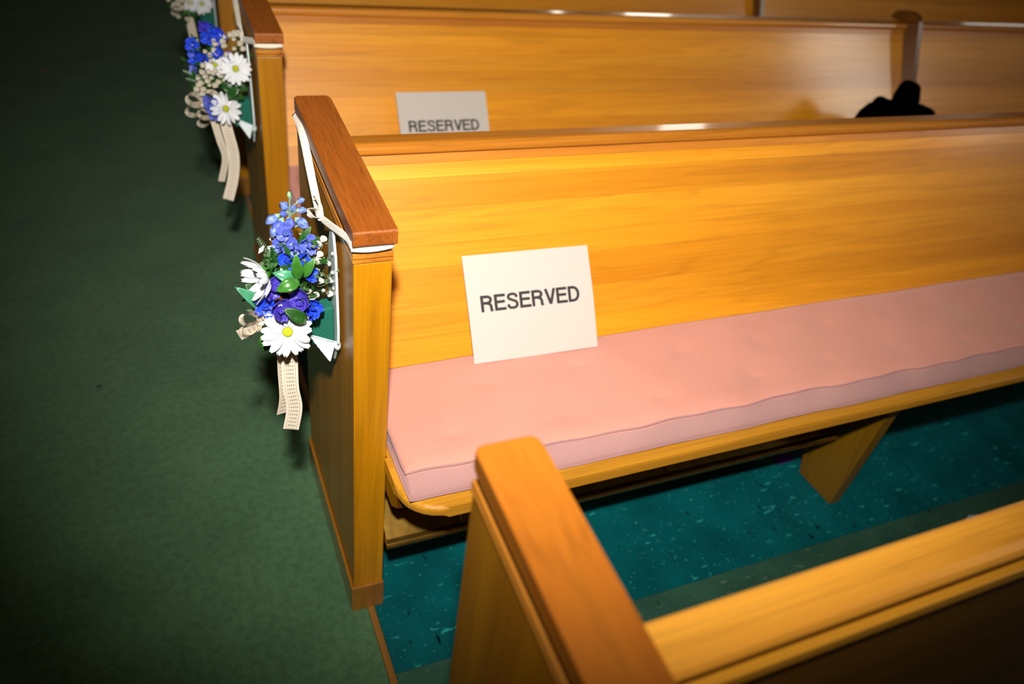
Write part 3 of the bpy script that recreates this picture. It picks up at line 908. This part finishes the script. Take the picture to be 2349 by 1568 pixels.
def fern(root, base, tip, mat, n=14, w=0.012):
    base, tip = Vector(base), Vector(tip); bm = B(); tube(bm, [base, base.lerp(tip, .5), tip], 0.0006, 5)
    d = (tip - base).normalized(); s = d.cross(Vector((0, -1, .6)).normalized()).normalized()
    for k in range(1, n):
        p = base.lerp(tip, k / n)
        for sg in (-1, 1):
            tube(bm, [p, p + (d * .8 + s * sg).normalized() * w * (1 - k / n * .7)], 0.0004, 4)
    return obj('fern_sprig', bm, mat, root)

def tie_ribbon(root, y0, knot, nk=0.8555):
    """satin ribbon looped round the neck under the end cap, tied at the knot on the aisle side"""
    def zz(y): return ztop(y) - 0.0275
    k = Vector(knot)
    K = lambda x, y, dz=0: (x, y0 + y, zz(y) + dz)
    # front: from knot to the near corner, across the front, round the inner side
    path = [k, k.lerp(Vector((-0.004, y0 + 0.035, zz(0) - 0.004)), 0.5), (-0.004, y0 + 0.035, zz(0) - 0.004), (-0.0045, y0 - 0.000, zz(0) + 0.001), (0.002, y0 - 0.0055, zz(0)), (0.029, y0 - 0.0065, zz(0) - 0.0015), (0.056, y0 - 0.0055, zz(0) + 0.001), (0.0605, y0 + 0.003, zz(0))]
    ribbon(root, 'satin_ribbon', path, 0.0150, (0, 0.05, 1), M_satin, 0.0006, wave=0.0002)
    path = [(0.0605, y0 + 0.003, zz(0)), (0.0600, y0 + 0.2, zz(0.2)), (0.0600, y0 + YE - 0.005, zz(YE)), (0.055, y0 + YE + 0.0035, zz(YE)), (0.029, y0 + YE + 0.004, zz(YE)), (0.003, y0 + YE + 0.0035, zz(YE)), (-0.003, y0 + YE - 0.006, zz(YE))]
    ribbon(root, 'satin_ribbon', path, 0.011, (0, 0, 1), M_satin, 0.0006)
    path = [(-0.003, y0 + YE - 0.006, zz(YE)), (-0.008, y0 + 0.34, 0.884), k.lerp(Vector((-0.008, y0 + 0.34, 0.884)), 0.4), k]
    ribbon(root, 'satin_ribbon', path, (0.015, 0.012), (0.55, 0.5, 0.45), M_satin, 0.0006, wave=0.0002)
    # knot with a short loop
    bm = B(); bmesh.ops.create_icosphere(bm, subdivisions=2, radius=0.0052)
    o = obj('ribbon_knot', bm, M_satin, root, smooth=True); o.location = k
    ribbon(root, 'ribbon_loop', [k, k + Vector((-0.003, -0.004, 0.016)), k + Vector((-0.022, -0.006, 0.020)), k + Vector((-0.014, -0.008, 0.006)), k], 0.014, (0.5, -0.7, 0.5), M_satin, 0.0005, wave=0.0004)
    ribbon(root, 'ribbon_loop', [k, k + Vector((0.001, 0.01, 0.02)), k + Vector((-0.004, 0.012, 0.034)), k + Vector((0.003, 0.006, 0.012)), k], 0.010, (0.3, -0.7, 0.6), M_satin, 0.0005)

# --- nearest arrangement
a1 = thing('pew_bouquet', 'nearest pew-end bouquet, full of blue delphinium with two big white daisies', 'bouquet', (0, 0, 0), 'flower bouquets tied to the pew ends')
tie_ribbon(a1, 0.0, (-0.0175, 0.150, 0.820))
holder(a1, (-0.0065, 0.103, 0.586))
V = Vector
daisy(a1, (-0.094, 0.028, 0.697), (-0.12, -0.80, 0.42), 1.02, 19, seed=2)
daisy(a1, (-0.117, 0.052, 0.781), (-0.80, -0.30, 0.05), 0.92, 17, seed=5, cup=True)
daisy(a1, (-0.072, 0.128, 0.781), (-0.55, -0.5, 0.35), 0.75, 13, seed=8, cup=True)
FL = [((-0.078, 0.100, 0.825), 'p', .95), ((-0.073, 0.086, 0.812), 'p', 1.0), ((-0.048, 0.088, 0.813), 'p', 1.0), ((-0.088, 0.100, 0.806), 'p', .8),
      ((-0.080, 0.080, 0.791), 'b', 1.0), ((-0.059, 0.080, 0.785), 'b', 1.0), ((-0.110, 0.046, 0.768), 'v', 1.15), ((-0.119, 0.050, 0.735), 'b', 1.15),
      ((-0.100, 0.040, 0.737), 'v', 1.25), ((-0.069, 0.040, 0.744), 'v', 1.2), ((-0.049, 0.060, 0.716), 'b', 1.1), ((-0.058, 0.062, 0.702), 'b', 1.0),
      ((-0.096, 0.052, 0.717), 'b', 1.1), ((-0.084, 0.060, 0.722), 'b', .9), ((-0.052, 0.062, 0.775), 'b', .8)]
for i, (c, k, r) in enumerate(FL):
    rnd = random.Random(i + 40)
    floret(a1, c, (rnd.uniform(-.6, .4), -1, rnd.uniform(-.1, .9)), k, r, seed=i)
BU = [((-0.074, 0.13, 0.855), (-.5, -.4, .8), M_bud, .0075), ((-0.049, 0.13, 0.862), (.6, -.3, .4), M_bud, .005), ((-0.094, 0.12, 0.839), (-.8, -.4, -.3), M_bud, .0085),
      ((-0.086, 0.115, 0.829), (-.5, -.6, -.5), M_peri, .0095), ((-0.048, 0.13, 0.846), (.9, -.2, .1), M_bud, .0055), ((-0.076, 0.13, 0.842), (-.3, -.7, .3), M_peri, .007),
      ((-0.068, 0.12, 0.831), (0, -.9, -.2), M_peri, .008), ((-0.050, 0.12, 0.829), (.5, -.7, -.2), M_bud, .009), ((-0.061, 0.13, 0.850), (.1, -.5, .8), M_bud, .006),
      ((-0.066, 0.13, 0.873), (0, -.1, 1), M_budgreen, .004), ((-0.092, 0.112, 0.824), (-.6, -.6, -.6), M_bud, .008)]
for c, n, m, r in BU: bud(a1, c, n, m, r, r * 2.3)
spine = V((-0.066, 0.128, 0.80))
stems(a1, [((-0.066, 0.13, 0.74), (-0.065, 0.13, 0.873))] * 1 + [((-0.066, 0.13, c[2] - 0.012), c) for c, n, m, r in BU], 0.0014, plain('grey_green_stem', (0.16, 0.24, 0.17), 0.6))
for (b_, t_, w_, m_, cu_) in (((-0.073, 0.040, 0.779), (-0.074, 0.040, 0.824), .017, M_leaf, .1), ((-0.064, 0.050, 0.776), (-0.045, 0.050, 0.808), .014, M_leaf, .1),
        ((-0.072, 0.040, 0.776), (-0.108, 0.042, 0.795), .020, M_leaft, .18), ((-0.072, 0.028, 0.784), (-0.107, 0.024, 0.774), .020, M_leaf, .2),
        ((-0.113, 0.062, 0.716), (-0.160, 0.060, 0.766), .020, M_leaft, .12), ((-0.109, 0.075, 0.724), (-0.146, 0.072, 0.762), .022, M_leafd, .12),
        ((-0.116, 0.052, 0.690), (-0.129, 0.050, 0.650), .021, M_leaf, .1), ((-0.104, 0.082, 0.757), (-0.141, 0.082, 0.789), .022, M_leaf, .1),
        ((-0.092, 0.092, 0.765), (-0.111, 0.092, 0.789), .018, M_leafd, .1), ((-0.098, 0.024, 0.742), (-0.062, 0.030, 0.707), .020, M_leafd, .15),
        ((-0.060, 0.100, 0.800), (-0.040, 0.100, 0.835), .012, M_leafd, .1)):
    leaf(a1, b_, t_, w_, m_, curl=cu_)
fern(a1, (-0.095, 0.10, 0.770), (-0.119, 0.10, 0.822), plain('feathery_green', (0.16, 0.26, 0.15), 0.6))
fern(a1, (-0.085, 0.10, 0.760), (-0.105, 0.10, 0.800), M_stem)
fern(a1, (-0.110, 0.10, 0.690), (-0.125, 0.09, 0.668), M_leaf)
sprigs(a1, (-0.078, 0.085, 0.750), 420, (0.020, 0.014, 0.028), 4)
sprigs(a1, (-0.050, 0.095, 0.770), 160, (0.014, 0.012, 0.022), 5, M_stem, 0.014)
BB = [[-0.046, 0.09, 0.794],[-0.03, 0.09, 0.777],[-0.025, 0.09, 0.816],[-0.043, 0.09, 0.759],[-0.055, 0.07, 0.739],[-0.031, 0.09, 0.742],[-0.062, 0.05, 0.737],[-0.039, 0.09, 0.717],[-0.017, 0.09, 0.716],[-0.02, 0.09, 0.772],[-0.011, 0.09, 0.789],[-0.012, 0.09, 0.755],[-0.017, 0.09, 0.744],[-0.027, 0.09, 0.724],[-0.05, 0.10, 0.802],[-0.031, 0.09, 0.79],[-0.036, 0.09, 0.781],[-0.028, 0.09, 0.753],[-0.01, 0.09, 0.726],[-0.052, 0.08, 0.732],[-0.047, 0.08, 0.72],[-0.014, 0.09, 0.739],[-0.033, 0.09, 0.808],[-0.043, 0.09, 0.743],[-0.035, 0.09, 0.763],[-0.036, 0.09, 0.803],[-0.041, 0.09, 0.815],[-0.030, 0.10, 0.800],[-0.046, 0.09, 0.778]]
big = {0, 1, 2, 3, 4, 5, 7, 8, 9, 14, 15, 16, 19, 20, 22, 25, 27}
for i, p in enumerate(BB): blossom(a1, p, 0.0056 if i in big else 0.0030, M_breath)
stems(a1, [((-0.045, 0.10, 0.70 + 0.05 * random.random()), p) for p in BB], 0.0004)
bow(a1, (-0.128, 0.052, 0.703), 0.9)
ribbon(a1, 'lace_tail', [(-0.128, 0.052, 0.703), (-0.142, 0.046, 0.697), (-0.163, 0.045, 0.690)], (0.014, 0.024), (0.2, -0.2, 1), M_lace, uvk=0.012)
ribbon(a1, 'lace_tail', [(-0.092, 0.060, 0.660), (-0.0900, 0.058, 0.625), (-0.0915, 0.050, 0.570), (-0.0885, 0.045, 0.530), (-0.097, 0.040, 0.488)], 0.0255, (1, -0.25, 0.0), M_lace, uvk=0.012, twist=(1, -.1, .25))
ribbon(a1, 'lace_tail', [(-0.098, 0.066, 0.660), (-0.1000, 0.066, 0.60), (-0.1010, 0.062, 0.545), (-0.108, 0.058, 0.510)], 0.020, (1, 0.5, 0.0), M_lace, uvk=0.012)

# --- second arrangement
a2 = thing('pew_bouquet', 'second pew-end bouquet, heavy with white filler blossom and two daisies', 'bouquet', (0, 0, 0), 'flower bouquets tied to the pew ends')
y2 = PITCH
tie_ribbon(a2, y2, (-0.020, y2 + 0.116, 0.828))
holder(a2, (-0.0100, y2 + 0.090, 0.588))
daisy(a2, (-0.047, 1.010, 0.782), (-0.10, -0.85, 0.40), 1.0, 18, seed=12)
daisy(a2, (-0.078, 1.015, 0.683), (0.35, -0.80, 0.35), 1.05, 15, seed=15)
daisy(a2, (-0.091, 1.030, 0.785), (-0.25, -0.85, 0.4), 0.75, 15, seed=17)
for i, (c, k, r) in enumerate([((-0.090, 1.05, 0.862), 'b', 1.35), ((-0.073, 1.04, 0.850), 'b', 1.3), ((-0.099, 1.05, 0.843), 'b', 1.2), ((-0.108, 1.05, 0.866), 'v', 1.0), ((-0.082, 1.05, 0.842), 'b', 1.2),
        ((-0.137, 1.06, 0.822), 'b', 1.1), ((-0.130, 1.06, 0.792), 'b', 1.3), ((-0.137, 1.06, 0.764), 'p', .8), ((-0.126, 1.06, 0.78), 'b', .9), ((-0.111, 1.02, 0.703), 'p', 1.2), ((-0.106, 1.02, 0.683), 'p', 1.2), ((-0.104, 1.02, 0.667), 'p', 1.0),
        ((-0.082, 1.03, 0.814), 'b', 1.0), ((-0.104, 1.04, 0.80), 'b', .8), ((-0.062, 1.03, 0.80), 'v', 1.0)]):
    rnd = random.Random(i + 90)
    floret(a2, c, (rnd.uniform(-.6, .4), -1, rnd.uniform(-.1, .9)), k, r, seed=i + 20)
B2 = [[-0.09, 1.03, 0.842],[-0.087, 1.03, 0.834],[-0.07, 1.03, 0.84],[-0.111, 1.03, 0.816],[-0.1, 1.03, 0.808],[-0.091, 1.03, 0.819],[-0.087, 1.03, 0.809],[-0.119, 1.03, 0.784],[-0.123, 1.03, 0.768],[-0.134, 1.03, 0.753],[-0.129, 1.03, 0.742],[-0.113, 1.03, 0.747],[-0.109, 1.03, 0.737],[-0.14, 1.03, 0.727],[-0.125, 1.03, 0.727],[-0.099, 1.02, 0.768],[-0.082, 1.02, 0.763],[-0.063, 1.03, 0.809],[-0.045, 1.03, 0.823],[-0.031, 1.03, 0.835],[-0.051, 1.03, 0.855],[-0.064, 1.03, 0.85],[-0.025, 1.03, 0.823],[-0.117, 1.03, 0.758],[-0.113, 1.03, 0.721],[-0.134, 1.03, 0.737],[-0.089, 1.02, 0.747],[-0.1, 1.03, 0.794],[-0.036, 1.03, 0.857],[-0.093, 1.02, 0.774],[-0.104, 1.02, 0.757],[-0.097, 1.02, 0.739],[-0.108, 1.02, 0.772],[-0.075, 1.02, 0.752],[-0.068, 1.03, 0.83],[-0.128, 1.03, 0.716],[-0.044, 1.03, 0.845]]
for i, p in enumerate(B2): blossom(a2, p, 0.0075 if i % 3 else 0.0055, M_creambreath)
stems(a2, [((-0.085, 1.05, 0.72 + 0.04 * random.random()), p) for p in B2], 0.0006)
for (b_, t_, w_) in (((-0.085, 1.03, 0.745), (-0.045, 1.02, 0.715), .03), ((-0.06, 1.03, 0.74), (-0.022, 1.02, 0.725), .028), ((-0.075, 1.03, 0.70), (-0.035, 1.02, 0.742), .03), ((-0.08, 1.04, 0.72), (-0.03, 1.03, 0.70), .03), ((-0.10, 1.04, 0.74), (-0.06, 1.01, 0.748), .02)):
    leaf(a2, b_, t_, w_, M_leafd)
fern(a2, (-0.12, 1.05, 0.74), (-0.165, 1.05, 0.765), M_leaf); fern(a2, (-0.12, 1.05, 0.73), (-0.160, 1.05, 0.745), M_leafd)
sprigs(a2, (-0.085, 1.06, 0.765), 420, (0.026, 0.012, 0.034), 14)
bow(a2, (-0.126, 1.045, 0.683), 1.15); bow(a2, (-0.112, 1.045, 0.650), 0.9)
ribbon(a2, 'lace_tail', [(-0.085, 1.03, 0.665), (-0.078, 1.02, 0.62), (-0.0700, 1.015, 0.56), (-0.078, 1.01, 0.50), (-0.096, 1.0, 0.447)], 0.026, (1, -0.2, 0), M_lace, uvk=0.012, twist=(1, -.1, -.1))
ribbon(a2, 'lace_tail', [(-0.108, 1.04, 0.65), (-0.099, 1.03, 0.60), (-0.090, 1.03, 0.55), (-0.106, 1.02, 0.49)], 0.018, (1, 0.4, 0), M_lace, uvk=0.012)

# --- third arrangement
a3 = thing('pew_bouquet', 'farthest pew-end bouquet, cut by the top edge of the picture', 'bouquet', (0, 0, 0), 'flower bouquets tied to the pew ends')
y3 = 2 * PITCH
tie_ribbon(a3, y3, (-0.018, y3 + 0.11, 0.80))
holder(a3, (-0.008, y3 + 0.085, 0.560))
daisy(a3, (-0.049, 2.0, 0.690), (-0.1, -.85, .4), 0.95, 17, seed=22)
daisy(a3, (-0.082, 2.0, 0.694), (-0.2, -.8, .4), 0.8, 15, seed=23)
for i, (c, k, r) in enumerate([((-0.117, 2.02, 0.735), 'b', 1.2), ((-0.074, 2.02, 0.742), 'v', 1.2), ((-0.09, 2.03, 0.765), 'b', 1.2), ((-0.055, 2.03, 0.76), 'p', 1.1)]):
    floret(a3, c, (-.1, -1, .4), k, r, seed=i + 60)
rnd = random.Random(31)
for i in range(26):
    blossom(a3, (-0.112 + rnd.gauss(0, .016), 2.0 + rnd.gauss(0, .006), 0.692 + rnd.gauss(0, .016)), 0.0075, M_creambreath)
leaf(a3, (-0.09, 2.02, 0.68), (-0.05, 2.01, 0.652), .03, M_leafd); leaf(a3, (-0.10, 2.02, 0.67), (-0.07, 2.01, 0.640), .03, M_leafd); leaf(a3, (-0.08, 2.02, 0.68), (-0.11, 2.01, 0.650), .028, M_leaf)
sprigs(a3, (-0.085, 2.03, 0.68), 380, (0.025, 0.012, 0.028), 24)
bow(a3, (-0.118, 2.02, 0.665), 0.8)
ribbon(a3, 'lace_tail', [(-0.095, 2.02, 0.64), (-0.090, 2.01, 0.60), (-0.086, 2.0, 0.54), (-0.092, 1.98, 0.50)], 0.026, (1, -.2, 0), M_lace, uvk=0.012)

# ------------------------------------------------------------------ black bag on the second pew, small litter
bg = thing('handbag', 'black bag with a rounded top slumped on the second pew seat', 'bag', (2.24, 1.02, 0.463))
def blob(name, pts, thick, sub=2):
    bm = B(); extrude_profile(bm, pts, -thick, thick, 'y', bevel=thick * 0.45, seg=3)
    return obj(name, bm, M_black, bg, smooth=True)
blob('bag_body', [(-0.185, 0.0), (-0.180, 0.085), (-0.150, 0.155), (-0.115, 0.185), (-0.02, 0.188), (0.075, 0.186), (0.165, 0.168), (0.160, 0.120), (0.135, 0.06), (0.12, 0.0)], 0.045)
blob('bag_pouch', [(-0.022, 0.16), (-0.022, 0.215), (-0.010, 0.252), (0.010, 0.266), (0.030, 0.264), (0.045, 0.245), (0.052, 0.205), (0.052, 0.16)], 0.035)
blob('side_pocket', [(-0.115, 0.15), (-0.113, 0.192), (-0.098, 0.208), (-0.075, 0.208), (-0.060, 0.194), (-0.055, 0.15)], 0.035)
ribbon(bg, 'bag_strap', [(-0.17, 0, 0.09), (-0.15, -0.06, 0.10), (0.0, -0.075, 0.02), (0.13, -0.05, 0.09)], 0.02, (0, -.6, .8), M_black, 0.003)

def flat_scrap(name, loc, pts, mat, label, cat, h=0.0006):
    bm = B(); n = len(pts)
    rows = [[(0, 0, 0.004)] * 1]
    top = [bm.verts.new((x, y, z)) for x, y, z in pts]; c = bm.verts.new((sum(p[0] for p in pts) / n, sum(p[1] for p in pts) / n, 0.004 + h))
    for i in range(n): bm.faces.new((top[i], top[(i + 1) % n], c))
    bmesh.ops.solidify(bm, geom=bm.faces[:], thickness=h)
    o = obj(name, bm, mat); o.location = loc; tag(o, label, cat); return o
flat_scrap('fallen_petal', (-0.73, 3.457, 0.001), [(-.022, -.012, .002), (.004, -.026, .004), (.026, .006, .008), (.018, .022, .004), (.0, .006, .002), (-.018, .014, .003)], M_crumb, 'small pale petal lying on the dark aisle carpet', 'petal')
flat_scrap('paper_scrap', (1.575, -0.226, 0.001), [(-.02, -.02, .001), (.02, -.018, .004), (.022, .002, .006), (-.004, .008, .008), (-.022, .000, .003)], M_petalw, 'tiny white paper scrap on the floor just beyond the foreground rail', 'scrap')
flat_scrap('purple_card', (1.215, 0.102, 0.001), [(-.03, -.012, .001), (.03, -.012, .002), (.032, .02, .003), (-.03, .02, .002)], M_purple, 'small purple card on floor under seat behind the support leg', 'card')
